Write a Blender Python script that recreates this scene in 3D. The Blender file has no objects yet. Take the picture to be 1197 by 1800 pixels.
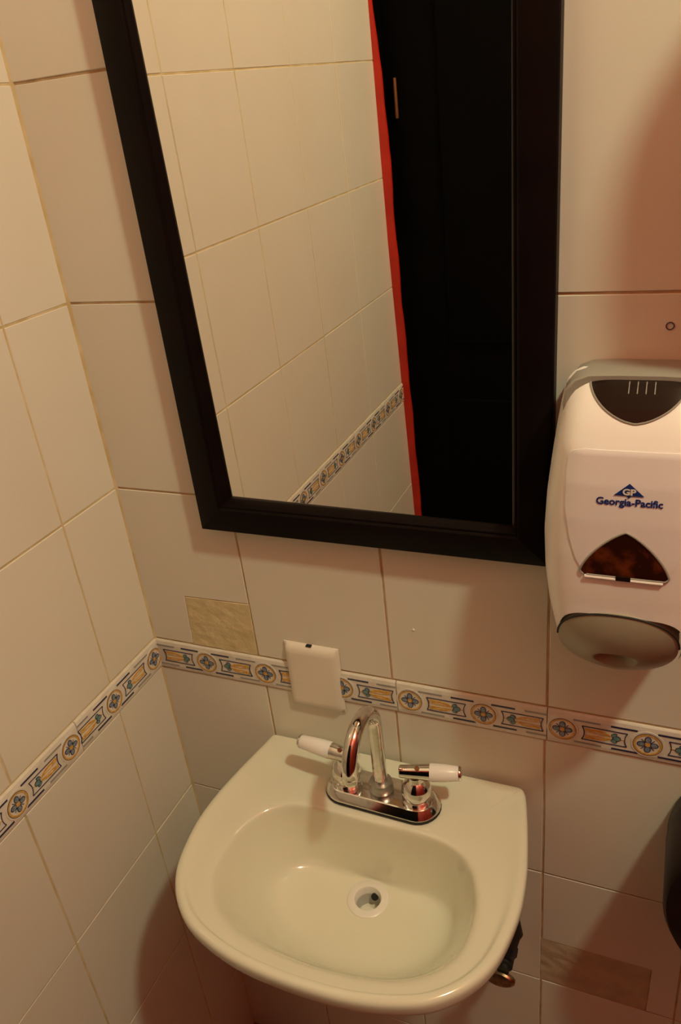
import bpy, bmesh, math, random
import numpy as np
from mathutils import Vector, Matrix
random.seed(7)
S = bpy.context.scene
COL = S.collection
Z0 = 1.0                      # height of the top of the patterned border above the floor

# ------------------------------------------------------------------ camera
cam = bpy.data.cameras.new('camera')
cam.sensor_fit = 'VERTICAL'; cam.sensor_height = 24.0; cam.sensor_width = 24.0
cam.lens = 24.0 * 1376.45 / 1800.0
cam.clip_start = 0.01
camo = bpy.data.objects.new('camera', cam); COL.objects.link(camo)
camo.location = (0.70625, -0.77692, 0.68456 + Z0)
camo.rotation_euler = (1.1003853, 0.10420438, 0.38886259)
S.camera = camo
# ------------------------------------------------------------------ world, exposure
world = bpy.data.worlds.new('world'); S.world = world; world.use_nodes = True
bg = world.node_tree.nodes['Background']
bg.inputs[0].default_value = (0.9, 0.6, 0.4, 1); bg.inputs[1].default_value = 0.02
S.view_settings.view_transform = 'Standard'; S.view_settings.look = 'None'
S.view_settings.gamma = 1.0; S.view_settings.use_curve_mapping = False
S.view_settings.exposure = 0.0
LAMP = (1.35, -0.65, 1.95 + Z0)      # the bulb
LAMP_POWER = 59.0
LAMP_COLOR = (0.925, 1.0, 0.665)

ROOM_X, ROOM_Y, ROOM_Z = 1.70, -1.130, 3.10

# ------------------------------------------------------------------ materials
def mat(name, col, rough=0.5, metal=0.0, spec=0.5, coat=0.0, noise=None, bump=None, trans=0.0, emit=None):
    m = bpy.data.materials.new(name); m.use_nodes = True
    nt = m.node_tree; b = nt.nodes['Principled BSDF']
    b.inputs['Base Color'].default_value = (*col, 1); b.inputs['Roughness'].default_value = rough
    b.inputs['Metallic'].default_value = metal; b.inputs['Specular IOR Level'].default_value = spec
    b.inputs['Coat Weight'].default_value = coat; b.inputs['Coat Roughness'].default_value = 0.06
    b.inputs['Transmission Weight'].default_value = trans
    if emit:
        b.inputs['Emission Color'].default_value = (*emit[0], 1); b.inputs['Emission Strength'].default_value = emit[1]
    tc = nt.nodes.new('ShaderNodeTexCoord')
    if noise:                        # (scale, colour2, low, high)
        n = nt.nodes.new('ShaderNodeTexNoise'); n.inputs['Scale'].default_value = noise[0]; n.inputs['Detail'].default_value = 5
        r = nt.nodes.new('ShaderNodeMapRange'); r.inputs[1].default_value = noise[2]; r.inputs[2].default_value = noise[3]
        x = nt.nodes.new('ShaderNodeMix'); x.data_type = 'RGBA'
        x.inputs[6].default_value = (*col, 1); x.inputs[7].default_value = (*noise[1], 1)
        geo = nt.nodes.new('ShaderNodeNewGeometry')
        nt.links.new(geo.outputs['Position'], n.inputs['Vector'])
        nt.links.new(n.outputs['Fac'], r.inputs[0]); nt.links.new(r.outputs[0], x.inputs[0])
        nt.links.new(x.outputs[2], b.inputs['Base Color'])
    if bump:                         # (scale, strength, distance)
        n2 = nt.nodes.new('ShaderNodeTexNoise'); n2.inputs['Scale'].default_value = bump[0]; n2.inputs['Detail'].default_value = 3
        bp = nt.nodes.new('ShaderNodeBump'); bp.inputs['Strength'].default_value = bump[1]; bp.inputs['Distance'].default_value = bump[2]
        geo2 = nt.nodes.new('ShaderNodeNewGeometry')
        nt.links.new(geo2.outputs['Position'], n2.inputs['Vector'])
        nt.links.new(n2.outputs['Fac'], bp.inputs['Height']); nt.links.new(bp.outputs[0], b.inputs['Normal'])
    return m

M = {}
M['tile'] = mat('glazed_cream_tile', (0.79, 0.785, 0.69), 0.25, spec=0.45, noise=(5, (0.77, 0.745, 0.64), 0.35, 0.75), bump=(14, 0.12, 0.004))
M['grout_back'] = mat('brown_grout', (0.45, 0.31, 0.17), 0.9, spec=0.1, noise=(30, (0.62, 0.48, 0.28), 0.4, 0.65), bump=(200, 0.4, 0.001))
M['grout_left'] = mat('ochre_grout', (0.60, 0.49, 0.25), 0.9, spec=0.1, noise=(25, (0.74, 0.64, 0.40), 0.4, 0.65), bump=(200, 0.4, 0.001))
M['cement'] = mat('yellow_filler', (0.68, 0.59, 0.34), 0.85, spec=0.15, noise=(40, (0.76, 0.67, 0.42), 0.35, 0.7), bump=(60, 0.6, 0.004))
M['cement2'] = mat('grey_filler', (0.60, 0.52, 0.36), 0.85, spec=0.15, noise=(35, (0.52, 0.42, 0.30), 0.4, 0.7), bump=(60, 0.4, 0.003))
M['bglaze'] = mat('border_white_glaze', (0.80, 0.78, 0.70), 0.22, noise=(60, (0.70, 0.66, 0.56), 0.45, 0.8))
M['ochre'] = mat('ochre_print', (0.64, 0.34, 0.05), 0.25, noise=(220, (0.74, 0.48, 0.14), 0.4, 0.65))
M['navy'] = mat('navy_print', (0.035, 0.04, 0.09), 0.25)
M['greyp'] = mat('grey_print', (0.33, 0.34, 0.33), 0.25)
M['bluep'] = mat('slate_blue_print', (0.16, 0.22, 0.32), 0.25, noise=(400, (0.26, 0.33, 0.40), 0.4, 0.6))
M['teal'] = mat('teal_print', (0.10, 0.23, 0.24), 0.25, noise=(400, (0.20, 0.32, 0.32), 0.4, 0.6))
M['porcelain'] = mat('cream_porcelain', (0.78, 0.78, 0.64), 0.12, coat=0.5, noise=(6, (0.76, 0.755, 0.61), 0.4, 0.7))
M['chrome'] = mat('worn_chrome', (0.72, 0.70, 0.66), 0.10, metal=1.0, noise=(90, (0.55, 0.52, 0.47), 0.5, 0.75))
M['dull'] = mat('dull_grey_metal', (0.42, 0.41, 0.38), 0.35, metal=0.9)
M['rubber'] = mat('black_rubber', (0.012, 0.012, 0.012), 0.6)
M['white_pl'] = mat('white_plastic', (0.93, 0.91, 0.88), 0.30)
M['panel_pl'] = mat('pale_grey_plastic', (0.89, 0.87, 0.88), 0.40)
M['grey_pl'] = mat('grey_plastic', (0.33, 0.32, 0.28), 0.4, noise=(12, (0.30, 0.29, 0.24), 0.4, 0.7))
M['bar_pl'] = mat('olive_grey_plastic', (0.36, 0.34, 0.25), 0.33)
M['smoke'] = mat('smoked_plastic', (0.016, 0.009, 0.007), 0.22, spec=0.25)
M['amber'] = mat('amber_window', (0.030, 0.008, 0.004), 0.14, spec=0.3, noise=(55, (0.16, 0.035, 0.008), 0.52, 0.75))
M['cover_pl'] = mat('ivory_plastic', (0.84, 0.79, 0.68), 0.30)
M['frame'] = mat('espresso_frame', (0.0055, 0.0035, 0.0032), 0.42, spec=0.07, noise=(18, (0.008, 0.0045, 0.004), 0.4, 0.7))
M['mirror'] = mat('silvered_glass', (0.90, 0.89, 0.84), 0.0, metal=1.0)
M['red'] = mat('red_paint', (0.62, 0.022, 0.006), 0.45, noise=(14, (0.50, 0.015, 0.004), 0.4, 0.7))
M['redwall'] = mat('red_wall_paint', (0.34, 0.030, 0.016), 0.6, noise=(6, (0.31, 0.027, 0.014), 0.4, 0.7))
M['black'] = mat('black_door_paint', (0.0016, 0.0012, 0.0012), 0.6, spec=0.05, noise=(10, (0.0022, 0.0015, 0.0015), 0.4, 0.7))
M['brass'] = mat('tarnished_brass', (0.30, 0.13, 0.06), 0.4, metal=0.8)
M['brassv'] = mat('stained_chrome', (0.50, 0.42, 0.28), 0.22, metal=1.0, noise=(120, (0.25, 0.20, 0.12), 0.45, 0.7))
M['jumbo'] = mat('black_plastic', (0.006, 0.004, 0.0045), 0.34, spec=0.2, noise=(9, (0.014, 0.010, 0.011), 0.4, 0.7))
M['ceil'] = mat('ceiling_paint', (0.36, 0.19, 0.12), 0.8, noise=(4, (0.33, 0.17, 0.11), 0.4, 0.7))
M['floor'] = mat('floor_tile', (0.30, 0.13, 0.09), 0.4, noise=(8, (0.22, 0.09, 0.06), 0.4, 0.7))
M['blue'] = mat('blue_print', (0.012, 0.035, 0.20), 0.35)
M['logo_white'] = mat('white_print', (0.80, 0.77, 0.74), 0.35)
M['bulb'] = mat('lit_bulb', (1, 0.9, 0.7), 0.4, emit=((1.0, 0.72, 0.36), 12.0))
M['speck'] = mat('white_paint_speck', (0.95, 0.93, 0.88), 0.3)

# ------------------------------------------------------------------ helpers
def link(name, me, mats, parent=None):
    o = bpy.data.objects.new(name, me); COL.objects.link(o)
    if not isinstance(mats, (list, tuple)): mats = [mats]
    if len(me.materials) == 0:
        for x in mats: me.materials.append(x)
    if parent: o.parent = parent
    return o
def pyd(name, v, f, smooth=False):
    me = bpy.data.meshes.new(name); me.from_pydata([tuple(a) for a in v], [], f)
    bm = bmesh.new(); bm.from_mesh(me); bmesh.ops.recalc_face_normals(bm, faces=bm.faces); bm.to_mesh(me); bm.free()
    if smooth: me.polygons.foreach_set('use_smooth', [True] * len(me.polygons))
    me.update(); return me
def thing(name, label, cat, loc, group=None):
    o = bpy.data.objects.new(name, None); COL.objects.link(o); o.location = loc
    o.empty_display_size = 0.05; tag(o, label, cat, group); return o
def tag(o, label, cat, group=None):
    o['label'] = label; o['category'] = cat
    if group: o['group'] = group
def struct(o, label=None, cat=None):
    o['kind'] = 'structure'
    if label: o['label'] = label
    if cat: o['category'] = cat
    return o
def rel(o, parent):                   # parent, keeping world coordinates of mesh data
    o.parent = parent; o.matrix_parent_inverse = Matrix.Translation(parent.location).inverted(); return o
def box(x0, x1, y0, y1, z0, z1):
    v = [(x, y, z) for x in (x0, x1) for y in (y0, y1) for z in (z0, z1)]
    return v, [(0, 1, 3, 2), (4, 6, 7, 5), (0, 4, 5, 1), (2, 3, 7, 6), (0, 2, 6, 4), (1, 5, 7, 3)]
def bevel(o, w, seg=2):
    m = o.modifiers.new('bevel', 'BEVEL'); m.width = w; m.segments = seg; m.limit_method = 'ANGLE'
    return o
def smooth_by_angle(me, ang=0.7):
    bm = bmesh.new(); bm.from_mesh(me)
    for f in bm.faces: f.smooth = True
    for e in bm.edges:
        e.smooth = not (len(e.link_faces) == 2 and e.calc_face_angle(0) > ang)
    bm.to_mesh(me); bm.free()
def lathe(prof, n=32, axis=None, origin=(0, 0, 0), caps=True):     # prof: (radius, height) along axis
    ax = Vector(axis or (0, 0, 1)).normalized(); q = Vector((0, 0, 1)).rotation_difference(ax)
    v = []; f = []; k = len(prof)
    for i in range(n):
        a = 2 * math.pi * i / n
        for r, h in prof:
            v.append(Vector(origin) + q @ Vector((r * math.cos(a), r * math.sin(a), h)))
    for i in range(n):
        for j in range(k - 1):
            f.append((i * k + j, ((i + 1) % n) * k + j, ((i + 1) % n) * k + j + 1, i * k + j + 1))
    if caps and prof[0][0] > 1e-6: f.append([i * k for i in range(n)])
    if caps and prof[-1][0] > 1e-6: f.append([i * k + k - 1 for i in range(n)])
    return v, f
def tube(path, rad, n=20, caps=True):
    path = [Vector(p) for p in path]; rad = rad if isinstance(rad, (list, tuple)) else [rad] * len(path)
    v = []; f = []; up = None
    for i, p in enumerate(path):
        t = (path[min(i + 1, len(path) - 1)] - path[max(i - 1, 0)]).normalized()
        if up is None: up = t.orthogonal().normalized()
        up = (up - t * up.dot(t)).normalized(); w = t.cross(up)
        for k in range(n):
            a = 2 * math.pi * k / n; v.append(p + rad[i] * (math.cos(a) * up + math.sin(a) * w))
    for i in range(len(path) - 1):
        for k in range(n):
            f.append((i * n + k, i * n + (k + 1) % n, (i + 1) * n + (k + 1) % n, (i + 1) * n + k))
    if caps: f.append(list(range(n))); f.append([(len(path) - 1) * n + k for k in range(n)])
    return v, f
def solid(name, vf, m, parent=None, ang=0.7, root=None):
    me = pyd(name, *vf); smooth_by_angle(me, ang)
    o = link(name, me, m)
    if parent: rel2(o, parent, root)
    return o
def rel2(o, parent, root=None):       # a part (root: the thing when parent is itself a part)
    o.parent = parent; base = (root or parent).location
    o.matrix_parent_inverse = Matrix.Translation(base).inverted() if root is None else Matrix.Identity(4)
    return o

def inset_poly(poly, d):
    n = len(poly); out = []
    area = sum(poly[i][0] * poly[(i + 1) % n][1] - poly[(i + 1) % n][0] * poly[i][1] for i in range(n))
    s = 1 if area > 0 else -1
    for i in range(n):
        p0, p1, p2 = Vector(poly[i - 1]), Vector(poly[i]), Vector(poly[(i + 1) % n])
        a = (p1 - p0).normalized(); b = (p2 - p1).normalized()
        na = Vector((-a.y, a.x)) * s; nb = Vector((-b.y, b.x)) * s
        k = 1 + na.dot(nb); out.append(tuple(p1 + (na + nb) * (d / max(k, 0.3))))
    return out
def slab(poly, n0, n1, bev):          # prism in (u, v, n) with a bevelled front edge
    m = len(poly); ins = inset_poly(poly, bev)
    v = [(*q, n0) for q in poly] + [(*q, n1 - bev) for q in poly] + [(*q, n1) for q in ins]
    f = [list(range(m)), [2 * m + i for i in range(m)]]
    for i in range(m):
        j = (i + 1) % m
        f += [(i, j, m + j, m + i), (m + i, m + j, 2 * m + j, 2 * m + i)]
    return v, f
def W_back(v): return [(u, -n, w + Z0) for u, w, n in v]
def W_left(v): return [(n, -u, w + Z0) for u, w, n in v]
def rect(u0, u1, v0, v1): return [(u0, v0), (u1, v0), (u1, v1), (u0, v1)]

# ------------------------------------------------------------------ the room
GAP = 0.0026
wall_back = struct(link('wall_back', pyd('wall_back', *box(-0.12, ROOM_X + .12, 0.0010, 0.12, 0, ROOM_Z)), M['grout_back']))
wall_left = struct(link('wall_left', pyd('wall_left', *box(-0.12, -0.0010, ROOM_Y - .12, 0.0010, 0, ROOM_Z)), M['grout_left']))
wall_right = struct(link('wall_right', pyd('wall_right', *box(ROOM_X, ROOM_X + .12, ROOM_Y - .12, 0.0016, 0, ROOM_Z)), M['redwall']))
floor_o = struct(link('floor', pyd('floor', *box(-.12, ROOM_X + .12, ROOM_Y - .3, .12, -.05, 0)), M['floor']))
ceil_o = struct(link('ceiling', pyd('ceiling', *box(-.12, ROOM_X + .12, ROOM_Y - .12, .12, ROOM_Z, ROOM_Z + .05)), M['ceil']))

ZU = [0.0, 0.2555, 0.5102, 0.7514, 1.0, 1.25, 1.5, 1.75, 2.0, ROOM_Z - Z0]
ZL = [-0.0548, -0.3061, -0.5521, -0.802, -1.0]
XU = [0.0, 0.181, 0.386, 0.5915, 0.79, 0.99, 1.19, 1.39, 1.59, ROOM_X]
XL = [0.0, 0.185, 0.3875, 0.5895, 0.7826, 0.983, 1.183, 1.383, 1.583, ROOM_X]
DU = [0.0, 0.1115, 0.308, 0.509, 0.7087, 0.909, -ROOM_Y + .05]
DL = [0.0, 0.1096, 0.306, 0.507, 0.7067, 0.907, -ROOM_Y + .05]
def tiles(parent, W, us, vs, skip=()):
    for i in range(len(us) - 1):
        for j in range(len(vs) - 1):
            v0, v1 = sorted((vs[j], vs[j + 1]))
            if (i, j) in skip: poly = skip[(i, j)]
            else: poly = rect(us[i] + GAP / 2, us[i + 1] - GAP / 2, v0 + GAP / 2, v1 - GAP / 2)
            n1 = random.uniform(-0.0004, 0.0003)
            v, f = slab(poly, -0.006, n1, 0.0008)
            cu = sum(q[0] for q in poly) / len(poly); cv = sum(q[1] for q in poly) / len(poly)
            tu, tv = random.uniform(-.0012, .0012), random.uniform(-.0012, .0012)     # tiles set by hand, never quite flush
            v = [(a, b, c + (a - cu) * tu + (b - cv) * tv) for a, b, c in v]
            link('tile', pyd('tile', W(v), f), M['tile'], parent)
g = GAP / 2
notch1 = [(g, ZU[0] + g), (0.0695, ZU[0] + g), (0.0735, 0.0865), (0.1815 - g, 0.0895), (0.181 - g, ZU[1] - g), (g, ZU[1] - g)]
notch2 = [(XL[3] + g, ZL[2] + g), (0.743, ZL[2] + g), (XL[4] - g, ZL[2] + g), (XL[4] - g, ZL[1] - g), (XL[3] + g, ZL[1] - g), (XL[3] + g, -0.4525), (0.7455, -0.4525), (0.743, -0.545), (XL[3] + g, -0.5475)]
notch2 = [(0.744, ZL[2] + g), (XL[4] - g, ZL[2] + g), (XL[4] - g, ZL[1] - g), (XL[3] + g, ZL[1] - g), (XL[3] + g, -0.4525), (0.7455, -0.4525)]
tiles(wall_back, W_back, XU, ZU, {(0, 0): notch1})
tiles(wall_back, W_back, XL, ZL, {(3, 1): notch2})
tiles(wall_left, W_left, DU, ZU)
tiles(wall_left, W_left, DL, ZL)
cv = [(0.0, -0.0, 0.0), (0.0030, 0, 0), (0, -0.0030, 0)]
link('corner_grout', pyd('corner_grout', [(x - (.0008 if x == 0 else 0), y + (.0008 if y == 0 else 0), z) for z in (0.002, ROOM_Z - .002) for x, y, _ in cv], [(0, 1, 4, 3), (1, 2, 5, 4), (2, 0, 3, 5), (0, 2, 1), (3, 4, 5)]), M['grout_left'], wall_left)
# filler where tile corners were knocked out
def filler(name, poly, n1, m):
    v, f = slab(poly, -0.006, n1, 0.0006)
    me = pyd(name, W_back(v), f)
    bm = bmesh.new(); bm.from_mesh(me)
    big = [q for q in bm.faces if q.calc_area() > 0.004]
    bmesh.ops.triangulate(bm, faces=big)
    bmesh.ops.subdivide_edges(bm, edges=list({e for q in bm.faces for e in q.edges if e.calc_length() > 0.05}), cuts=7, use_grid_fill=True)
    for w in bm.verts:
        if w.co.y < 0.003: w.co.y += random.uniform(-0.0005, 0.0005)
    bm.to_mesh(me); bm.free()
    return link(name, me, m, wall_back)
filler('filler_patch', [(0.0702, 0.0005), (0.1795, 0.0005), (0.1812, 0.0885), (0.0742, 0.0856)], -0.0002, M['cement'])['label'] = 'rough yellowish filler where a tile corner is missing'
filler('filler_patch', [(XL[3] - .001, -0.5515), (0.7425, -0.5515), (0.7448, -0.4532), (XL[3] - .001, -0.4532)], -0.0003, M['cement2'])['label'] = 'dull brownish filler patch low on the tiled wall'

# ------------------------------------------------------------------ patterned border tiles
BH0, BH1 = ZL[0] + 0.0012, -0.0012
BC = -0.0278
def border_mesh(length, elems):
    """elements: ('m', u) medallion, ('l'|'r', u) panel with its flower left or right; u measured from the tile's start"""
    v = []; f = []; mi = []
    def add(vv, ff, k):
        o = len(v); v.extend(vv); f.extend([[o + q for q in w] for w in ff]); mi.extend([k] * len(ff))
    top = 0.0030
    # body with a gently cushioned section
    sec = [(BH0, -0.006), (BH0, 0.0008), (BH0 + .002, 0.0022), (BH0 + .007, top), (BH1 - .007, top), (BH1 - .002, 0.0022), (BH1, 0.0008), (BH1, -0.006)]
    vv = [(u, a, b) for u in (0.0006, length - 0.0006) for a, b in sec]; k = len(sec)
    ff = [(i, i + 1, k + i + 1, k + i) for i in range(k - 1)] + [list(range(k)), [k + i for i in range(k)], (k - 1, 0, k, 2 * k - 1)]
    add(vv, ff, 0)
    def prism(pts, h, k):
        m = len(pts)
        add([(a, b, top - 0.0002) for a, b in pts] + [(a, b, top + h) for a, b in pts],
            [[m + i for i in range(m)]] + [(i, (i + 1) % m, m + (i + 1) % m, m + i) for i in range(m)], k)
    def strip(path, w, h, k, closed=False):
        P = [Vector(q) for q in path]; n = len(P); L = []; R = []
        for i in range(n):
            a = P[i - 1] if (closed or i > 0) else P[i]; b = P[(i + 1) % n] if (closed or i < n - 1) else P[i]
            t = (b - a).normalized(); nn = Vector((-t.y, t.x)); ww = w[i] if isinstance(w, list) else w
            L.append(P[i] + nn * ww / 2); R.append(P[i] - nn * ww / 2)
        rng = range(n if closed else n - 1)
        for i in rng:
            j = (i + 1) % n
            prism([tuple(L[i]), tuple(L[j]), tuple(R[j]), tuple(R[i])], h, k)
    def ell(cu, cv, a, b, n=14, rot=0):
        return [(cu + a * math.cos(t) * math.cos(rot) - b * math.sin(t) * math.sin(rot), cv + a * math.cos(t) * math.sin(rot) + b * math.sin(t) * math.cos(rot)) for t in [2 * math.pi * i / n for i in range(n)]]
    def dash(u0, u1, lo, hi, k):
        u0 = max(u0, .001); u1 = min(u1, length - .001)
        if u1 - u0 > 0.004: prism(rect(u0, u1, lo, hi), 0.0004, k)
    for kind, u in elems:
        if kind == 'm':
            prism(ell(u, BC, .0195, .0195, 24), 0.0006, 0)                # raised white disc
            t2 = 0.0011
            strip(ell(u, BC, .0150, .0150, 28), .0024, t2, 1, True)
            strip(ell(u, BC, .0165, .0165, 28), .0006, t2, 2, True)
            for q in range(4):
                a = math.pi / 2 * q + math.pi / 4 * 0
                c = (u + .0074 * math.cos(a), BC + .0074 * math.sin(a))
                prism(ell(*c, .0050, .0040, 12, a), t2, 2); prism(ell(*c, .0039, .0029, 12, a), t2 + .0002, 3)
                a += math.pi / 4
                strip([(u + .004 * math.cos(a), BC + .004 * math.sin(a)), (u + .0105 * math.cos(a), BC + .0105 * math.sin(a))], .0008, t2, 2)
            prism(ell(u, BC, .0031, .0031, 10), t2 + .0003, 1)
        else:
            s = 1 if kind == 'r' else -1
            X = lambda a: u + s * a
            hw, hh = .0265, .0105
            end = lambda a: [(X(a), BC + hh - 2 * hh * i / 6 ) for i in range(7)]
            cur = lambda a: [(X(a - (1 - ((i - 3) / 3) ** 2) * .0028 * (1 if a > 0 else -1)), BC + hh - 2 * hh * i / 6) for i in range(7)]
            strip(cur(hw), .0011, .0007, 2); strip(cur(-hw), .0013, .0007, 2)
            strip([(X(-hw), BC + hh), (X(hw), BC + hh)], .0010, .0007, 2); strip([(X(-hw), BC - hh), (X(hw), BC - hh)], .0010, .0007, 2)
            for q in (1, -1):                                              # two ochre strands
                strip([(X(-.0225), BC + q * .0020), (X(-.0215), BC + q * .0075), (X(-.017), BC + q * .0062), (X(-.008), BC + q * .0066), (X(0), BC + q * .0052), (X(.008), BC + q * .0016)], [.0016, .0026, .0029, .0027, .0031, .0022], .0006, 1)
                strip([(X(-.020), BC + q * .0035), (X(-.010), BC + q * .0022), (X(.004), BC + q * .0018)], [.0020, .0010, .0006], .0007, 1)
                prism(ell(X(.0115), BC + q * .0048, .0040, .0026, 10, s * q * 0.5), .0007, 2)
                prism(ell(X(.0115), BC + q * .0048, .0032, .0019, 10, s * q * 0.5), .0009, 4)
            prism(ell(X(.0145), BC, .0052, .0040, 12), .0008, 2); prism(ell(X(.0147), BC, .0043, .0031, 12), .0010, 4)
            strip([(X(.019), BC), (X(.0235), BC)], .0007, .0007, 1)
            for lo, hi, sh in ((BH1 - .0102, BH1 - .0076, -.001), (BH0 + .0076, BH0 + .0102, .001)):
                a, b = sorted((X(.008), X(.0385))); dash(a + sh, b + sh, lo, hi, 2)
                a, b = sorted((X(-.004), X(-.0365))); dash(a + sh, b + sh, lo, hi, 5)
    return v, f, mi
BM = [M['bglaze'], M['ochre'], M['navy'], M['bluep'], M['teal'], M['greyp']]
def border_tile(parent, W, start, length, elems):
    v, f, mi = border_mesh(length, elems)
    me = bpy.data.meshes.new('border_tile')
    me.from_pydata(W([(start + a, b, c) for a, b, c in v]), [], f)
    me.polygons.foreach_set('material_index', mi)
    for x in BM: me.materials.append(x)
    bm = bmesh.new(); bm.from_mesh(me); bmesh.ops.recalc_face_normals(bm, faces=bm.faces); bm.to_mesh(me); bm.free()
    return link('border_tile', me, BM, parent)
def seq(start, length, first, kinds):
    """kinds alternates over the 5 cm steps beginning at 'first'"""
    out = []; u = first; i = 0
    while u < start + length - 0.015:
        if u > start + 0.012: out.append((kinds[i % len(kinds)], u - start))
        u += 0.05; i += 1
    return out
border_tile(wall_back, W_back, 0.0, 0.290, seq(0, .29, 0.040, ['r', 'm', 'l', 'm']))
border_tile(wall_back, W_back, 0.290, 0.102, seq(.29, .102, 0.311, ['m', 'l']))
for q in range(7):
    st = 0.392 + q * 0.2; ln = min(0.2, ROOM_X - st)
    border_tile(wall_back, W_back, st, ln, seq(st, ln, st + .019, ['m', 'r', 'm', 'l']))
# on the left wall u runs away from the corner, so left/right swap
border_tile(wall_left, W_left, 0.0, 0.193, seq(0, .193, 0.017, ['m', 'r', 'm', 'l']))
for q in range(6):
    st = 0.193 + q * 0.2; ln = min(0.2, -ROOM_Y + .05 - st)
    if ln > .02: border_tile(wall_left, W_left, st, ln, seq(st, ln, st + .019, ['m', 'r', 'm', 'l']))

# small marks on the tiles
v, f = tube([(0.6957 + .0034 * math.cos(a), -0.0003, 0.4791 + Z0 + .0034 * math.sin(a)) for a in [2 * math.pi * i / 20 for i in range(21)]], 0.0005, 6)
ring = link('ring_mark', pyd('ring_mark', v, f), M['navy'], wall_back)
sp = lathe([(0.0018, -0.0004), (0.0016, 0.0005), (0.0006, 0.0009), (0.0001, 0.0010)], 10, (0, -1, 0), (0.4224, -0.0002, 0.0883 + Z0))
link('paint_speck', pyd('paint_speck', *sp), M['speck'], wall_back)

# ------------------------------------------------------------------ door wall behind the photographer
DX0, DX1, DH = 0.036, 0.78, 2.08
wall_front = struct(link('wall_front', pyd('wall_front', *box(DX1 + .05, ROOM_X + .12, ROOM_Y - .12, ROOM_Y, 0, ROOM_Z)), M['redwall']))
lint = link('wall_panel', pyd('wall_panel', *box(-.0, DX1 + .05, ROOM_Y - .12, ROOM_Y, DH + .04, ROOM_Z)), M['redwall'], wall_front)
def jag_strip(name, x0, x1, z0, z1, y0, y1, amp):     # an old, leaning door casing with a ragged paint edge
    n = 70; v = []; f = []
    for i in range(n + 1):
        t = z0 + (z1 - z0) * i / n; zz = t - Z0
        j = random.uniform(-amp, amp) * .7 + amp * math.sin(i * .9) - (max(0, zz - .62) * .05)
        lean = -.045 * max(0, .35 - zz) if zz > -.6 else -.045 * .95
        for y in (y0, y1):
            v += [(x0, y + lean, t), (max(x1 + j, .006), y + lean, t)]
    for i in range(n):
        a = i * 4; b = a + 4
        f += [(a, a + 1, b + 1, b), (a + 2, b + 2, b + 3, a + 3), (a, b, b + 2, a + 2), (a + 1, a + 3, b + 3, b + 1)]
    f += [(0, 2, 3, 1), (n * 4, n * 4 + 1, n * 4 + 3, n * 4 + 2)]
    return pyd(name, v, f)
jl = struct(link('trim_1', jag_strip('trim_1', 0.0006, 0.0205, 0, DH + .04, ROOM_Y + .006, ROOM_Y + .014, .0011), M['red']))
jr = struct(link('trim_2', pyd('trim_2', *box(DX1 + .005, DX1 + .05, ROOM_Y - .1, ROOM_Y + .012, 0, DH + .04)), M['red']))
jt = struct(link('trim_3', pyd('trim_3', *box(0.021, DX1 + .005, ROOM_Y - .1, ROOM_Y + .012, DH, DH + .04)), M['red']))
struct(link('trim_4', pyd('trim_4', *box(0.0009, 0.0062, ROOM_Y - .1, ROOM_Y + .0045, Z0 + .36, DH)), M['black']))
door = struct(link('door_1', pyd('door_1', *box(0.0065, DX1 + .002, ROOM_Y - .075, ROOM_Y - .035, 0.006, DH - .003)), M['black']))
for z0, z1 in ((0.15, 0.95), (1.10, 1.95)):
    bevel(link('door_panel', pyd('door_panel', *box(0.13, DX1 - .10, ROOM_Y - .037, ROOM_Y - .027, z0, z1)), M['black'], door), .006)
for zc in (0.25, 0.672 + Z0):
    h = solid('hinge', lathe([(0.0001, -.042), (.004, -.041), (.0045, -.036), (.0045, .036), (.004, .041), (.0001, .042)], 12, None, (0.0315, ROOM_Y - .029, zc)), M['brass']); h.parent = door
k = solid('door_knob', lathe([(0.024, 0), (.024, .004), (.010, .008), (.009, .03), (.024, .038), (.027, .05), (.020, .062), (.0001, .065)], 20, (0, 1, 0), (DX1 - .05, ROOM_Y - .036, 1.0)), M['brass']); k.parent = door

# ------------------------------------------------------------------ ceiling lamp (outside the frame, the only light)
def bulb_lamp(P, power, label, size):
    lamp = thing('ceiling_lamp', label, 'lamp', (P[0], P[1], ROOM_Z))
    solid('ceiling_rose', lathe([(0.0001, 0), (.045, 0), (.042, -.014), (.014, -.024), (.0001, -.024)], 24, None, (P[0], P[1], ROOM_Z)), M['white_pl'], lamp)
    solid('cord', tube([(P[0], P[1], ROOM_Z - .02), (P[0], P[1], P[2] + .09)], .003, 8), M['rubber'], lamp)
    solid('socket', lathe([(0.0001, .10), (.016, .098), (.019, .06), (.017, .05), (.0001, .05)], 20, None, P), M['rubber'], lamp)
    solid('bulb', lathe([(0.0001, .058), (.014, .056), (.016, .046), (.030, .022), (.032, 0.008), (.024, -.018), (.012, -.028), (.0001, -.031)], 20, None, P), M['bulb'], lamp)
    ld = bpy.data.lights.new('bulb_light', 'POINT'); ld.energy = power; ld.color = LAMP_COLOR; ld.shadow_soft_size = size
    lo = bpy.data.objects.new('bulb_light', ld); COL.objects.link(lo); lo.location = (P[0], P[1], P[2] - .035 - size); rel(lo, lamp)
bulb_lamp(LAMP, LAMP_POWER, 'bare warm bulb hanging on a cord from the ceiling', .06)

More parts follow.
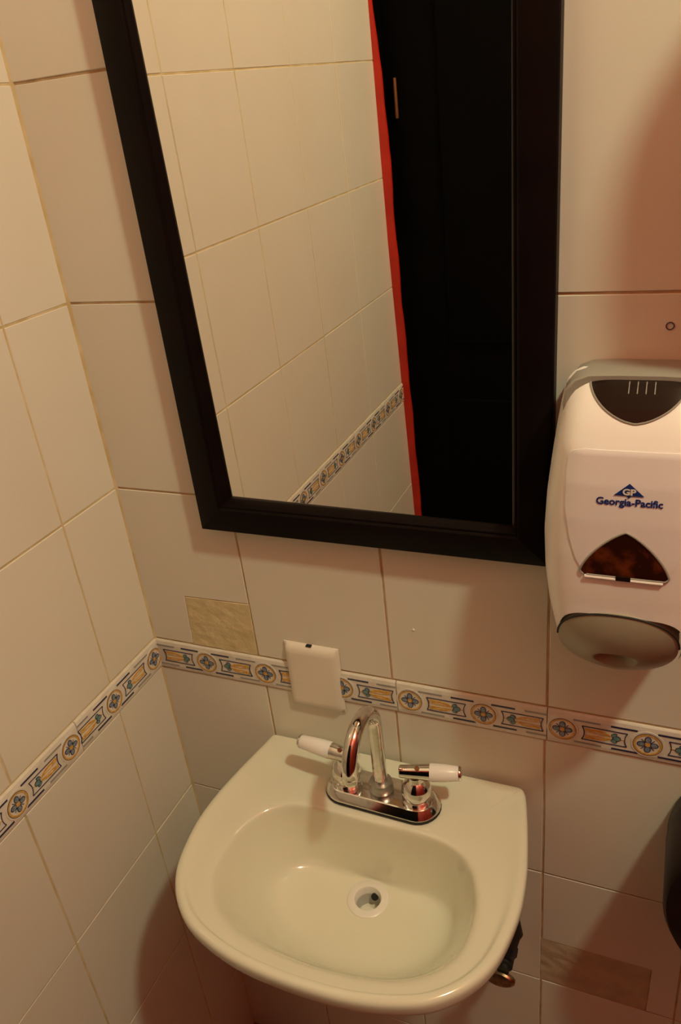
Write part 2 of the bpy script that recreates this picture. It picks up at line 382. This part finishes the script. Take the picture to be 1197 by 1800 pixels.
# ------------------------------------------------------------------ mirror
MX0, MX1, MZ0, MZ1 = 0.143, 0.5945, 0.2155 + Z0, 0.945 + Z0
mir = thing('wall_mirror', 'rectangular wall mirror in a wide dark espresso frame', 'mirror', ((MX0 + MX1) / 2, 0, MZ0))
prof = [(0.0, 0.001), (0.0, 0.0175), (0.0012, 0.0195), (0.003, 0.0205), (0.0335, 0.0225), (0.0348, 0.0215), (0.0358, 0.0198), (0.0385, 0.0198), (0.0395, 0.0185), (0.0435, 0.0090), (0.0435, 0.001)]
def rail(p0, p1, name):            # p0->p1 outer edge, inward to the left
    a = Vector((*p0,)); b = Vector((*p1,)); t = (b - a).normalized(); nn = Vector((-t.y, t.x))
    v = []; f = []; k = len(prof)
    for s, q in ((0, a), (1, b)):
        for w, n in prof:
            c = q + nn * w + t * (w if s == 0 else -w)
            v.append((c.x, -n, c.y))
    for i in range(k):
        j = (i + 1) % k; f.append((i, j, k + j, k + i))
    f += [list(range(k)), [k + i for i in range(k)]]
    return solid('frame_rail', (v, f), M['frame'], mir, ang=0.45)
C = [(MX0, MZ0), (MX1, MZ0), (MX1, MZ1), (MX0, MZ1)]
for i in range(4): rail(C[i], C[(i + 1) % 4], 'frame_rail')
nrm = Vector((math.sin(math.radians(-0.704)), -1, math.sin(math.radians(-0.77)))).normalized()
gp = Vector((0.37, -0.0085, 0.30 + Z0))
def gy(x, z, off=0): return gp.y + off - ((x - gp.x) * nrm.x + (z - gp.z) * nrm.z) / nrm.y
gx0, gx1, gz0, gz1 = MX0 + .034, MX1 - .034, MZ0 + .034, MZ1 - .034
gl_v = [(x, gy(x, z, o), z) for o in (0, 0.003) for x, z in ((gx0, gz0), (gx1, gz0), (gx1, gz1), (gx0, gz1))]
gl = link('mirror_glass', pyd('mirror_glass', gl_v, [(0, 1, 2, 3), (4, 7, 6, 5), (0, 4, 5, 1), (1, 5, 6, 2), (2, 6, 7, 3), (3, 7, 4, 0)]), M['mirror']); rel(gl, mir)

# ------------------------------------------------------------------ blank cover plate
cp = thing('cover_plate', 'blank ivory electrical cover plate over the patterned border', 'cover plate', (0.27, 0, -0.02 + Z0))
def plate(w, h, t, n=14):
    v = []; f = []
    for j in range(n + 1):
        for i in range(n + 1):
            a = -1 + 2 * i / n; b = -1 + 2 * j / n
            e = max(abs(a), abs(b)); d = t * (1 - max(0, (e - .86) / .14) ** 2 * .75) + .0008 * (1 - a * a) * (1 - b * b)
            v.append((a * w / 2, -d, b * h / 2))
    k = n + 1; N = k * k
    f = [(j * k + i, j * k + i + 1, (j + 1) * k + i + 1, (j + 1) * k + i) for j in range(n) for i in range(n)]
    edge = [i for i in range(k)] + [j * k + n for j in range(1, k)] + [n * k + i for i in range(n - 1, -1, -1)] + [j * k for j in range(n - 1, 0, -1)]
    for q in edge: v.append((v[q][0], -0.0006, v[q][2]))
    m = len(edge)
    for q in range(m): f.append((edge[q], edge[(q + 1) % m], N + (q + 1) % m, N + q))
    f.append([N + q for q in range(m)])
    return v, f
v, f = plate(0.0835, 0.1125, 0.0085)
ca, sa = math.cos(math.radians(-0.3)), math.sin(math.radians(-0.3))
v = [(0.2700 + x * ca - z * sa, y, -0.0187 + Z0 + x * sa + z * ca) for x, y, z in v]
solid('plate', (v, f), M['cover_pl'], cp, 0.9)
solid('pry_slot', box(0.2645, 0.2725, -0.0058, -0.0012, 0.0362 + Z0, 0.0378 + Z0), M['rubber'], cp)

# ------------------------------------------------------------------ sink
SX, ZS = 0.3745, -0.145 + Z0
SC = np.array([SX, -0.20])
def closed(half, cx):
    pts = [(cx - w, y) for w, y in half] + [(cx + w, y) for w, y in reversed(half)]
    pts = [p for i, p in enumerate(pts) if i == 0 or abs(p[0] - pts[i - 1][0]) + abs(p[1] - pts[i - 1][1]) > 1e-6]
    if abs(pts[0][0] - pts[-1][0]) < 1e-6: pts.pop()
    P = np.array(pts); n = len(P); out = []
    for i in range(n):
        p0, p1, p2, p3 = P[i - 1], P[i], P[(i + 1) % n], P[(i + 2) % n]
        for t in np.linspace(0, 1, 12, endpoint=False):
            out.append(0.5 * (2 * p1 + (p2 - p0) * t + (2 * p0 - 5 * p1 + 4 * p2 - p3) * t ** 2 + (3 * p1 - p0 - 3 * p2 + p3) * t ** 3))
    return np.array(out)
NS = 112
TH = np.sort(np.concatenate([np.linspace(-math.pi, math.pi, NS, endpoint=False)] + [np.radians(a0) + np.radians(np.linspace(-5.3, 5.3, 9)) for a0 in (46.4, 133.6)])); NS = len(TH)
# crowd samples towards the two back corners
def ring_of(half, centre=SC, cx=None):
    d = closed(half, SX if cx is None else cx) - centre; a = np.arctan2(d[:, 1], d[:, 0]); r = np.hypot(d[:, 0], d[:, 1]); o = np.argsort(a)
    a = np.concatenate([a[o] - 2 * math.pi, a[o], a[o] + 2 * math.pi]); r = np.tile(r[o], 3)
    R = np.interp(TH, a, r); return np.stack([centre[0] + R * np.cos(TH), centre[1] + R * np.sin(TH)], 1)
OUT = ring_of([(0, -.003), (.09, -.003), (.170, -.003), (.1870, -.0034), (.1915, -.0075), (.1955, -.018), (.2050, -.060), (.2125, -.100), (.2175, -.135), (.2190, -.185), (.2090, -.243), (.1925, -.278), (.168, -.305), (.135, -.325), (.075, -.3415), (0, -.3465)])
INN = ring_of([(0, -.112), (.06, -.111), (.11, -.116), (.142, -.137), (.160, -.175), (.165, -.215), (.158, -.255), (.130, -.288), (.080, -.309), (0, -.317)], SC, 0.3795)
BOT = ring_of([(0, -.1175), (.05, -.1175), (.09, -.123), (.116, -.142), (.124, -.172), (.116, -.205), (.090, -.235), (.05, -.252), (0, -.258)], np.array([0.3795, -0.18]), 0.3795)
DR = np.array([0.381, -0.1455])
def circ(r): return np.stack([DR[0] + r * np.cos(TH), DR[1] + r * np.sin(TH)], 1)
def lerp(a, b, t): return a * (1 - t) + b * t
def ins(R, d):
    n = np.roll(R, -1, 0) - np.roll(R, 1, 0); n = np.stack([-n[:, 1], n[:, 0]], 1); n /= np.linalg.norm(n, axis=1)[:, None]
    return R + n * d
def keepback(R):                       # the underside stays against the wall
    R = R.copy(); return R
rings = [(circ(.0225), -.118), (circ(.031), -.1168), (lerp(circ(.031), BOT, .5), -.1125), (lerp(circ(.031), BOT, .85), -.1065), (BOT, -.099),
         (lerp(BOT, INN, .16), -.088), (lerp(BOT, INN, .42), -.064), (lerp(BOT, INN, .68), -.038), (lerp(BOT, INN, .88), -.0165), (lerp(BOT, INN, .97), -.0085), (ins(INN, -.003), -.0060), (ins(INN, -.009), -.0045),
         (lerp(INN, OUT, .40), -.0042), (lerp(INN, OUT, .62), -.0036), (ins(OUT, .013), .0004), (ins(OUT, .008), .0012), (ins(OUT, .003), -.0006), (ins(OUT, .0008), -.0035), (OUT, -.008),
         (ins(OUT, .0015), -.020), (ins(OUT, .006), -.028), (ins(OUT, .018), -.036), (lerp(OUT, BOT, .35), -.060), (lerp(OUT, BOT, .70), -.105), (lerp(BOT, circ(.04), .4), -.142), (circ(.028), -.150)]
v = []; f = []
for q, (R, z) in enumerate(rings):
    for i in range(NS):
        x, y = R[i]; zz = z
        if 12 <= q <= 16: zz += 0.0060 * max(0, 1 + y / .022) if y > -.022 else 0        # low upstand along the wall
        if 19 <= q <= 23: y = min(y, -0.003)
        v.append((x, y, ZS + zz))
for q in range(len(rings) - 1):
    for i in range(NS):
        j = (i + 1) % NS; f.append((q * NS + i, q * NS + j, (q + 1) * NS + j, (q + 1) * NS + i))
f.append([(len(rings) - 1) * NS + i for i in range(NS)])
sink = thing('wall_hung_sink', 'cream porcelain wall-hung sink with rounded front and D-shaped bowl', 'sink', (SX, -0.003, ZS - .1))
bowl = link('basin', pyd('basin', v, f, True), M['porcelain']); rel(bowl, sink)
sm = bowl.modifiers.new('subsurf', 'SUBSURF'); sm.levels = 1; sm.render_levels = 2
# drain
zd = ZS - .1165
solid('drain_flange', lathe([(.0175, -.035), (.0175, .0000), (.0185, .0014), (.0265, .0016), (.0285, .0002), (.0285, -.003)], 40, None, (DR[0], DR[1], zd), False), mat('drain_white', (.82, .79, .74), .3), sink)
solid('drain_well', lathe([(.0174, -.012), (.0174, -.034), (.0001, -.034)], 32, None, (DR[0], DR[1], zd), False), mat('drain_grey', (.60, .60, .56), .45), sink)
solid('drain_step', lathe([(.0115, -.033), (.0115, -.020), (.0001, -.0195)], 24, None, (DR[0] + .001, DR[1] - .009, zd)), mat('drain_grey_light', (.76, .74, .66), .45), sink)
solid('overflow_hole', lathe([(.0001, .0), (.0050, .0), (.0050, .0016), (.0001, .0018)], 20, (0, -.75, .66), (DR[0] + .0035, DR[1] + .0152, zd - .0135)), M['rubber'], sink)

# ------------------------------------------------------------------ faucet
FX, FY = 0.3845, -0.0690
fz = ZS - .0032
fau = thing('sink_faucet', 'chrome two-handle gooseneck faucet with white levers on the sink deck', 'faucet', (FX, FY, fz))
rotf = math.radians(-1.5)
def Rf(x, y): return (FX + x * math.cos(rotf) - y * math.sin(rotf), FY + x * math.sin(rotf) + y * math.cos(rotf))
def stadium(hl, r, n=14):
    return [(hl + r * math.cos(a), r * math.sin(a)) for a in np.linspace(-math.pi / 2, math.pi / 2, n)] + [(-hl + r * math.cos(a), r * math.sin(a)) for a in np.linspace(math.pi / 2, 3 * math.pi / 2, n)]
def loft(levels):
    v = []; f = []
    for pts, z in levels: v += [(*Rf(*p), fz + z) for p in pts]
    n = len(levels[0][0])
    for q in range(len(levels) - 1):
        for i in range(n): f.append((q * n + i, q * n + (i + 1) % n, (q + 1) * n + (i + 1) % n, (q + 1) * n + i))
    f += [list(range(n)), [(len(levels) - 1) * n + i for i in range(n)]]
    return v, f
solid('gasket', loft([(stadium(.051, .0315), 0), (stadium(.051, .0315), .002)]), M['rubber'], fau)
solid('base_plate', loft([(stadium(.051, .0305), .002), (stadium(.051, .0310), .004), (stadium(.051, .0300), .0065), (stadium(.051, .0255), .0125), (stadium(.051, .0235), .0150), (stadium(.051, .0220), .0158), (stadium(.051, .012), .0160)]), M['chrome'], fau, .35)
sx, sy = Rf(0, 0)
path = [(sx, sy, fz + h) for h in (.016, .05, .09, .128)]
r = .0435
for a in np.linspace(0, math.pi, 25)[1:]: path.append((sx, sy - (r - r * math.cos(a)), fz + .128 + r * math.sin(a)))
path.append((sx, sy - 2 * r, fz + .119))
spout = solid('spout', tube(path, .0096, 24), M['chrome'], fau, .8)
solid('spout_nut', lathe([(.0001, .0155), (.0155, .0155), (.0165, .018), (.0165, .027), (.0150, .0305), (.0110, .0312), (.0001, .0312)], 28, None, (sx, sy, fz)), M['dull'], fau)
solid('aerator', lathe([(.0001, -.004), (.0078, -.004), (.0088, -.003), (.0100, -.001), (.0100, .006), (.0097, .008)], 24, None, (sx, sy - 2 * r, fz + .117)), M['chrome'], fau)
for s, tip in ((-1, (0.2640, -0.0620)), (1, (0.4940, -0.0580))):
    cx, cy = Rf(s * .0508, 0)
    solid('valve_body', lathe([(.0001, .0155), (.0200, .0155), (.0200, .0175), (.0180, .0195), (.0185, .027), (.0198, .0275), (.0202, .030), (.0192, .038), (.0150, .0455), (.0110, .049), (.0100, .056), (.0001, .057)], 32, None, (cx, cy, fz)), M['chrome'], fau, .5)
    o = Vector((cx, cy, fz + .062)); t = Vector((tip[0], tip[1], fz + .0635)); d = (t - o).normalized()
    L = (t - o).length; st = o - d * .021
    def along(a): return tuple(st + d * a)
    lev = solid('lever', lathe([(.0001, 0), (.0072, 0), (.0082, .0012), (.0105, .030), (.0113, .0405), (.0001, .0405)], 24, d, st), M['chrome'], fau, .5)
    gr = solid('lever_grip', lathe([(.0001, .0404), (.0113, .0404), (.0119, .0425), (.0113, .060), (.0095, L + .0165), (.0088, L + .0175), (.0001, L + .0175)], 24, d, st), M['white_pl']); gr.parent = lev; 
    ec = solid('lever_cap', lathe([(.0001, L + .0174), (.0096, L + .0174), (.0098, L + .0185), (.0088, L + .0205), (.0040, L + .0212), (.0001, L + .0212)], 20, d, st), M['chrome']); ec.parent = lev
    mk = solid('lever_mark', lathe([(.0001, 0), (.0032, 0), (.0030, .0012), (.0001, .0014)], 14, (0, -.35, 1), tuple(o + d * .004 + Vector((0, -.0038, .0098)))), M['brass']); mk.parent = lev

# ------------------------------------------------------------------ stop valve and hose beneath the sink
sv = thing('stop_valve', 'stained chrome stop valve with oval handle and black hose under the sink', 'valve', (0.512, 0, -0.47 + Z0))
zc = -0.455 + Z0
solid('escutcheon', lathe([(.0001, 0.0005), (.017, 0.0005), (.016, .004), (.010, .008), (.0001, .008)], 24, (0, -1, 0), (0.545, 0, zc)), M['rubber'], sv)
solid('valve_body', lathe([(.0001, .006), (.008, .006), (.008, .028), (.0125, .030), (.0125, .058), (.009, .060), (.009, .066), (.0001, .066)], 20, (0, -1, 0), (0.545, 0, zc)), M['rubber'], sv)
ov = []
v, f = lathe([(.0001, 0), (.013, .0005), (.0155, .003), (.0155, .008), (.013, .0105), (.0001, .011)], 28)
q = Vector((0, 0, 1)).rotation_difference(Vector((0, -1, .25)).normalized())
v = [Vector((0.5415, -.066, zc - .012)) + q @ Vector((a.x * 1.45, a.y * .80, a.z)) for a in v]
solid('oval_handle', (v, f), M['brassv'], sv, .5)
solid('hose_nut', lathe([(.0001, 0), (.0115, 0), (.0115, .020), (.009, .024), (.0001, .024)], 6, (0.1, 0, 1), (0.550, -.045, zc + .010)), mat('dark_blue_plastic', (.012, .014, .022), .35), sv)
solid('hose', tube([(0.553, -.045, zc + .03), (0.561, -.046, zc + .07), (0.556, -.052, zc + .12), (0.52, -.06, zc + .19), (0.46, -.062, zc + .235)], .0085, 14), M['rubber'], sv)
# drain trap
tr = thing('drain_trap', 'white plastic drain pipe beneath the sink bowl', 'pipe', (DR[0], DR[1], ZS - .35))
solid('trap_pipe', tube([(DR[0], DR[1], ZS - .15), (DR[0], DR[1], ZS - .32)] + [(DR[0], DR[1] + .04 - .04 * math.cos(a), ZS - .32 - .04 * math.sin(a)) for a in np.linspace(.2, math.pi, 10)] + [(DR[0], DR[1] + .08, ZS - .29), (DR[0], DR[1] + .1, ZS - .265), (DR[0], -.001, ZS - .26)], .017, 16), M['panel_pl'], tr)
solid('trap_nut', lathe([(.0001, 0), (.025, 0), (.025, .02), (.0001, .02)], 12, None, (DR[0], DR[1], ZS - .22)), M['panel_pl'], tr)

# ------------------------------------------------------------------ soap dispenser
SDX = 0.6755
sd = thing('soap_dispenser', 'white wall-mounted foam soap dispenser with grey push bar and blue logo', 'soap dispenser', (SDX, 0, 0.10 + Z0))
TZ = np.array([.085, .12, .150, .170, .19, .22, .25, .29, .33, .365, .395, .415, .428, .438, .445, .449])
TW = np.array([.032, .042, .0540, .0640, .0720, .0790, .0830, .0845, .0825, .0785, .0745, .0715, .0690, .0655, .0600, .0520])
TD = np.array([.085, .100, .107, .110, .112, .1145, .1155, .1158, .1148, .1125, .1080, .0965, .0865, .0775, .0700, .0640])
def w_at(z): return float(np.interp(z, TZ, TW))
def d_at(z): return float(np.interp(z, TZ, TD))
def prof_s(s): return max(0.0, 1 - abs(s) ** 6.0) ** 0.42
def F(x, z):                          # y of the cover's front at (x, z), z above the border
    s = max(-1, min(1, (x - SDX) / w_at(z))); return -max(d_at(z) * prof_s(s), 0.0)
def bar_z(y): return 0.2270 - (0.1145 + y) * 2.2
NSX = 48
us = [math.sin(math.pi / 2 * (-1 + 2 * i / NSX)) for i in range(NSX + 1)]
zl = list(np.linspace(.449, .445, 4)) + list(np.linspace(.4435, .236, 36))
v = []; f = []
YB = -0.030
for z in zl:
    for s in us:
        x = SDX + s * w_at(z); v.append((x, min(-d_at(z) * prof_s(s), YB), z + Z0))
# the lower edge follows the slanted push bar
base = len(zl)
for t in np.linspace(0, 1, 14)[1:]:
    for s in us:
        y = min(-d_at(.236) * prof_s(s), YB); ze = max(bar_z(y), .165); z = .236 + (ze - .236) * t
        x = SDX + s * w_at(z); yy = min(-d_at(.236) * prof_s(s), YB)
        v.append((x, yy, z + Z0))
k = NSX + 1; rows = len(zl) + 13   # open below, closed by the push bar
for j in range(rows - 1):
    for i in range(NSX): f.append((j * k + i, j * k + i + 1, (j + 1) * k + i + 1, (j + 1) * k + i))
f.append(list(range(k)));
solid('cover', (v, f), M['white_pl'], sd, .6)
# grey back housing, its rounded top shows above the cover
hv = []
outl = [(-.0520, .175), (-.0660, .21), (-.0730, .30), (-.0690, .37), (-.0665, .405), (-.0668, .424), (-.0650, .4385), (-.0580, .4475), (-.0460, .4525), (-.0200, .4535)]
outl = outl + [(-a, b) for a, b in reversed(outl)]
m = len(outl)
def lev2(sc, y, dz=0): return [(SDX + a * sc, y, b + dz + Z0) for a, b in outl]
hv = lev2(1.0, -.0005, -.006) + lev2(1.0, -.022, -.004) + lev2(1.0, -.048) + lev2(.985, -.0640, -.0005) + lev2(.95, -.0658, -.0015)
hf = [(q * m + i, q * m + (i + 1) % m, (q + 1) * m + (i + 1) % m, (q + 1) * m + i) for q in range(4) for i in range(m)] + [list(range(m)), [4 * m + i for i in range(m)]]
solid('back_housing', (hv, hf), M['grey_pl'], sd, .6)
# push bar: a slanted lens below the cover
bv = []; bf = []
nb, nr = 64, 24
pc = Vector((SDX - .0028, -.0960, bar_z(-.0950) + Z0)); e1 = Vector((1, 0, 0)); e2 = Vector((0, -1, -(-1.12) )).normalized()
e2 = Vector((0, -.0445, bar_z(-.1145) - bar_z(-.070))).normalized(); en = e1.cross(e2).normalized()
if en.z > 0: en = -en
def bar_pt(rr, a, lift):
    c_, s_ = math.cos(a), math.sin(a); n_ = 2.3 if s_ > 0 else 2.0; q_ = (abs(c_) ** n_ + abs(s_) ** n_) ** (-1 / n_)
    if s_ < 0: s_ *= 1.13
    return pc + e1 * (0.0572 * rr * c_ * q_) + e2 * (0.0015 + 0.0500 * rr * s_ * q_) + en * lift
for j in range(nr + 1):
    rr = j / nr
    for i in range(nb):
        a = 2 * math.pi * i / nb
        lift = 0.015 * (1 - rr ** 2.2)
        px, py = rr * math.cos(a), rr * math.sin(a)
        dd = (px / .36) ** 2 + ((py + .24) / .27) ** 2; lift -= 0.014 * max(0, 1 - dd) ** .8
        bv.append(bar_pt(max(rr, .001), a, lift + .0008))
for j in range(nr):
    for i in range(nb): bf.append((j * nb + i, j * nb + (i + 1) % nb, (j + 1) * nb + (i + 1) % nb, (j + 1) * nb + i))
o0 = len(bv)
for i in range(nb): bv.append(bar_pt(1.0, 2 * math.pi * i / nb, -.012))
for i in range(nb): bf.append((nr * nb + i, nr * nb + (i + 1) % nb, o0 + (i + 1) % nb, o0 + i))
bf.append([o0 + i for i in range(nb)])
solid('push_bar', (bv, bf), M['bar_pl'], sd, .9)
solid('bar_seal', tube([bar_pt(1.010, math.radians(4 + 172 * i / 50), .0006) for i in range(51)], .0010, 8), M['rubber'], sd)
# surface patches
def patch(name, outline_fn, m, off, nz=20, nx=20, edge=0.0, parent=sd):
    v = []; f = []
    zs = [outline_fn[0] + (outline_fn[1] - outline_fn[0]) * i / nz for i in range(nz + 1)]
    for z in zs:
        a, b = outline_fn[2](z)
        for i in range(nx + 1):
            x = SDX + a + (b - a) * i / nx
            v.append((x, F(x, z) - off, z + Z0))
    kk = nx + 1; N = len(v)
    f = [(j * kk + i, j * kk + i + 1, (j + 1) * kk + i + 1, (j + 1) * kk + i) for j in range(nz) for i in range(nx)]
    ed = [i for i in range(kk)] + [j * kk + nx for j in range(1, nz + 1)] + [nz * kk + i for i in range(nx - 1, -1, -1)] + [j * kk for j in range(nz - 1, 0, -1)]
    for q in ed: v.append((v[q][0], v[q][1] + off + .0015, v[q][2]))
    for q in range(len(ed)): f.append((ed[q], ed[(q + 1) % len(ed)], N + (q + 1) % len(ed), N + q))
    return solid(name, (v, f), m, parent, .6)
def interp_half(tab):
    zs = [t[0] for t in tab]; ws = [t[1] for t in tab]
    return lambda z: (-float(np.interp(z, zs, ws)), float(np.interp(z, zs, ws)))
panel = interp_half([(.278, .0375), (.290, .0440), (.31, .0500), (.34, .0550), (.375, .0555), (.3885, .0545), (.3935, .0520), (.3965, .047), (.3975, .040)])
patch('label_panel', (.280, .3975, panel), M['panel_pl'], .0009, 40, 30)
def lens_up(z0, z1, w, pw):
    return lambda z: ((lambda q: (-q, q))(w * max(1e-4, 1 - ((z1 - z) / (z1 - z0)) ** pw) ** (1 / pw * 1.15)))
def win_top(z):                        # half disc hanging from the top edge
    t = (0.4490 - z) / (0.4490 - 0.4180); q = .0420 * max(0.0, 1 - t ** 1.65) ** 0.62; return (-q, q)
patch('refill_window', (.4180, .4490, win_top), M['smoke'], .0010, 26, 24)
rim = [(SDX + win_top(z)[0], z) for z in np.linspace(.4490, .4181, 24)] + [(SDX + win_top(z)[1], z) for z in np.linspace(.4181, .4490, 24)]
solid('window_rim', tube([(x, F(x, z) - .0008, z + Z0) for x, z in rim], .0009, 8), M['grey_pl'], sd)
for q in range(4):
    xx = SDX - .008 + q * .0072
    solid('level_mark', tube([(xx, F(xx, .4475) - .0014, .4475 + Z0), (xx, F(xx, .4395) - .0014, .4395 + Z0)], .0005, 6), M['grey_pl'], sd)
def win_low(z):                        # rounded triangle
    t = (z - .2735) / (.3210 - .2735)
    q = .0400 * max(0.0, 1 - max(t, 0) ** 1.55) ** 0.80
    if z < .2780: q *= 1 - .10 * ((.2780 - z) / .0045) ** 2
    return (-q, q)
patch('sight_window', (.2735, .3209, win_low), M['amber'], .0010, 30, 24)
zz = list(np.linspace(.2735, .3208, 30))
rim = [(SDX + win_low(z)[0], z) for z in zz] + [(SDX + win_low(z)[1], z) for z in reversed(zz)] + [(SDX + x, .2735) for x in np.linspace(.033, -.033, 16)]
solid('window_rim', tube([(x, F(x, z) - .0008, z + Z0) for x, z in rim], .0011, 8), M['grey_pl'], sd)
led = [(SDX + x, .2715) for x in np.linspace(-.0345, .0345, 20)]
solid('window_ledge', tube([(x, F(x, z) - .0010, z + Z0) for x, z in led], .0018, 8), M['white_pl'], sd)
solid('latch_tab', box(SDX - .0065, SDX + .0065, F(SDX, .273) - .0028, F(SDX, .273), .2708 + Z0, .2752 + Z0), M['smoke'], sd)
# logo: printed letters laid on the curved cover
def text_mesh(s, size, cx, cz, m, off, bold=0.0, sxx=1.0, name='lettering'):
    cu = bpy.data.curves.new('lettering', 'FONT'); cu.body = s; cu.size = size; cu.align_x = 'CENTER'; cu.offset = bold; cu.resolution_u = 3
    to = bpy.data.objects.new('lettering_tmp', cu); COL.objects.link(to)
    bpy.context.view_layer.update()
    me = bpy.data.meshes.new_from_object(to.evaluated_get(bpy.context.evaluated_depsgraph_get()))
    bpy.data.objects.remove(to)
    for w in me.vertices:
        x = cx + w.co.x * sxx; z = cz + w.co.y
        w.co = (x, F(x, z) - off, z + Z0)
    me.name = name
    o = link(name, me, m); rel(o, sd); return o
def flat_poly(name, pts, m, off):
    me = bpy.data.meshes.new(name); bm = bmesh.new()
    vs = [bm.verts.new((x, F(x, z) - off, z + Z0)) for x, z in pts]; fc = bm.faces.new(vs)
    r_ = bmesh.ops.extrude_face_region(bm, geom=[fc])
    for e in r_['geom']:
        if isinstance(e, bmesh.types.BMVert): e.co.y -= .0002
    bmesh.ops.recalc_face_normals(bm, faces=bm.faces); bm.to_mesh(me); bm.free()
    o = link(name, me, m); rel(o, sd); return o
LZ = .3555
flat_poly('logo_triangle', [(SDX - .0128, LZ + .0022), (SDX - .0018, LZ + .0022), (SDX, LZ - .0004), (SDX + .0018, LZ + .0022), (SDX + .0128, LZ + .0022), (SDX, LZ + .0138)], M['blue'], .0014)
text_mesh('GP', .0080, SDX, LZ + .0034, M['logo_white'], .0020, .00032, 1.12, 'logo_letters')
text_mesh('Georgia-Pacific', .0096, SDX + .0005, LZ - .0072, M['blue'], .0015, .00028, 0.97, 'logo_name')

# ------------------------------------------------------------------ round roll dispenser at the right edge
jx, jz, jr_ = 0.889, -0.155 + Z0, 0.147
jd = thing('roll_dispenser', 'round black jumbo paper roll dispenser at the right edge', 'dispenser', (jx, 0, jz - jr_))
solid('back_plate', lathe([(.0001, .0005), (jr_ - .004, .0005), (jr_ - .001, .004), (jr_ - .001, .022), (.0001, .022)], 64, (0, -1, 0), (jx, 0, jz)), mat('brown_black_plastic', (.020, .014, .012), .4), jd)
solid('drum_cover', lathe([(.0001, .021), (jr_ - .003, .021), (jr_, .024), (jr_, .108), (jr_ - .004, .116), (jr_ - .014, .121), (.05, .124), (.0001, .1245)], 64, (0, -1, 0), (jx, 0, jz)), M['jumbo'], jd, .5)
solid('keyhole', lathe([(.0001, .117), (.007, .117), (.007, .1235), (.0001, .124)], 16, (0, -1, 0), (jx, 0, jz + .118)), M['dull'], jd)

# ------------------------------------------------------------------ unseen block beyond the right edge, added and shaped to cast the wall shadow
tx0, tx1, tz0, tz1, ty = 0.803, 1.143, 0.68 + Z0, 1.03 + Z0, 0.16
td = thing('shadow_caster', 'unseen rounded block added on the back wall beyond the soap dispenser to cast a shadow', 'dispenser', ((tx0 + tx1) / 2, 0, tz0))
def rbox(x0, x1, z0, z1, y0, y1, r):
    pts = []
    for cx, cz, a0 in ((x1 - r, z1 - r, 0), (x0 + r, z1 - r, 90), (x0 + r, z0 + r * .4, 180), (x1 - r, z0 + r * .4, 270)):
        rr = r if a0 < 180 else r * .4
        ox = cx if a0 < 180 else (x0 + rr if a0 == 180 else x1 - rr)
        for a in np.linspace(a0, a0 + 90, 8): pts.append((ox + rr * math.cos(math.radians(a)), cz + rr * math.sin(math.radians(a))))
    n = len(pts); v = [(x, y0, z) for x, z in pts] + [(x, y1 + .008, z) for x, z in pts] + [((x - (x0 + x1) / 2) * .96 + (x0 + x1) / 2, y1, (z - (z0 + z1) / 2) * .96 + (z0 + z1) / 2) for x, z in pts]
    f = [list(range(n)), [2 * n + i for i in range(n)]] + [(q * n + i, q * n + (i + 1) % n, (q + 1) * n + (i + 1) % n, (q + 1) * n + i) for q in range(2) for i in range(n)]
    return v, f
solid('cover', rbox(tx0, tx1, tz0, tz1, -.0005, -ty, .165), M['white_pl'], td, .5)
solid('caster_slot', box(tx0 + .05, tx1 - .05, -ty - .001, -ty + .02, tz0 + .015, tz0 + .03), M['rubber'], td)
solid('caster_disc', lathe([(.0001, 0), (.008, 0), (.008, .003), (.0001, .003)], 16, (0, -1, 0), ((tx0 + tx1) / 2, -ty - .0002, tz1 - .05)), M['dull'], td)
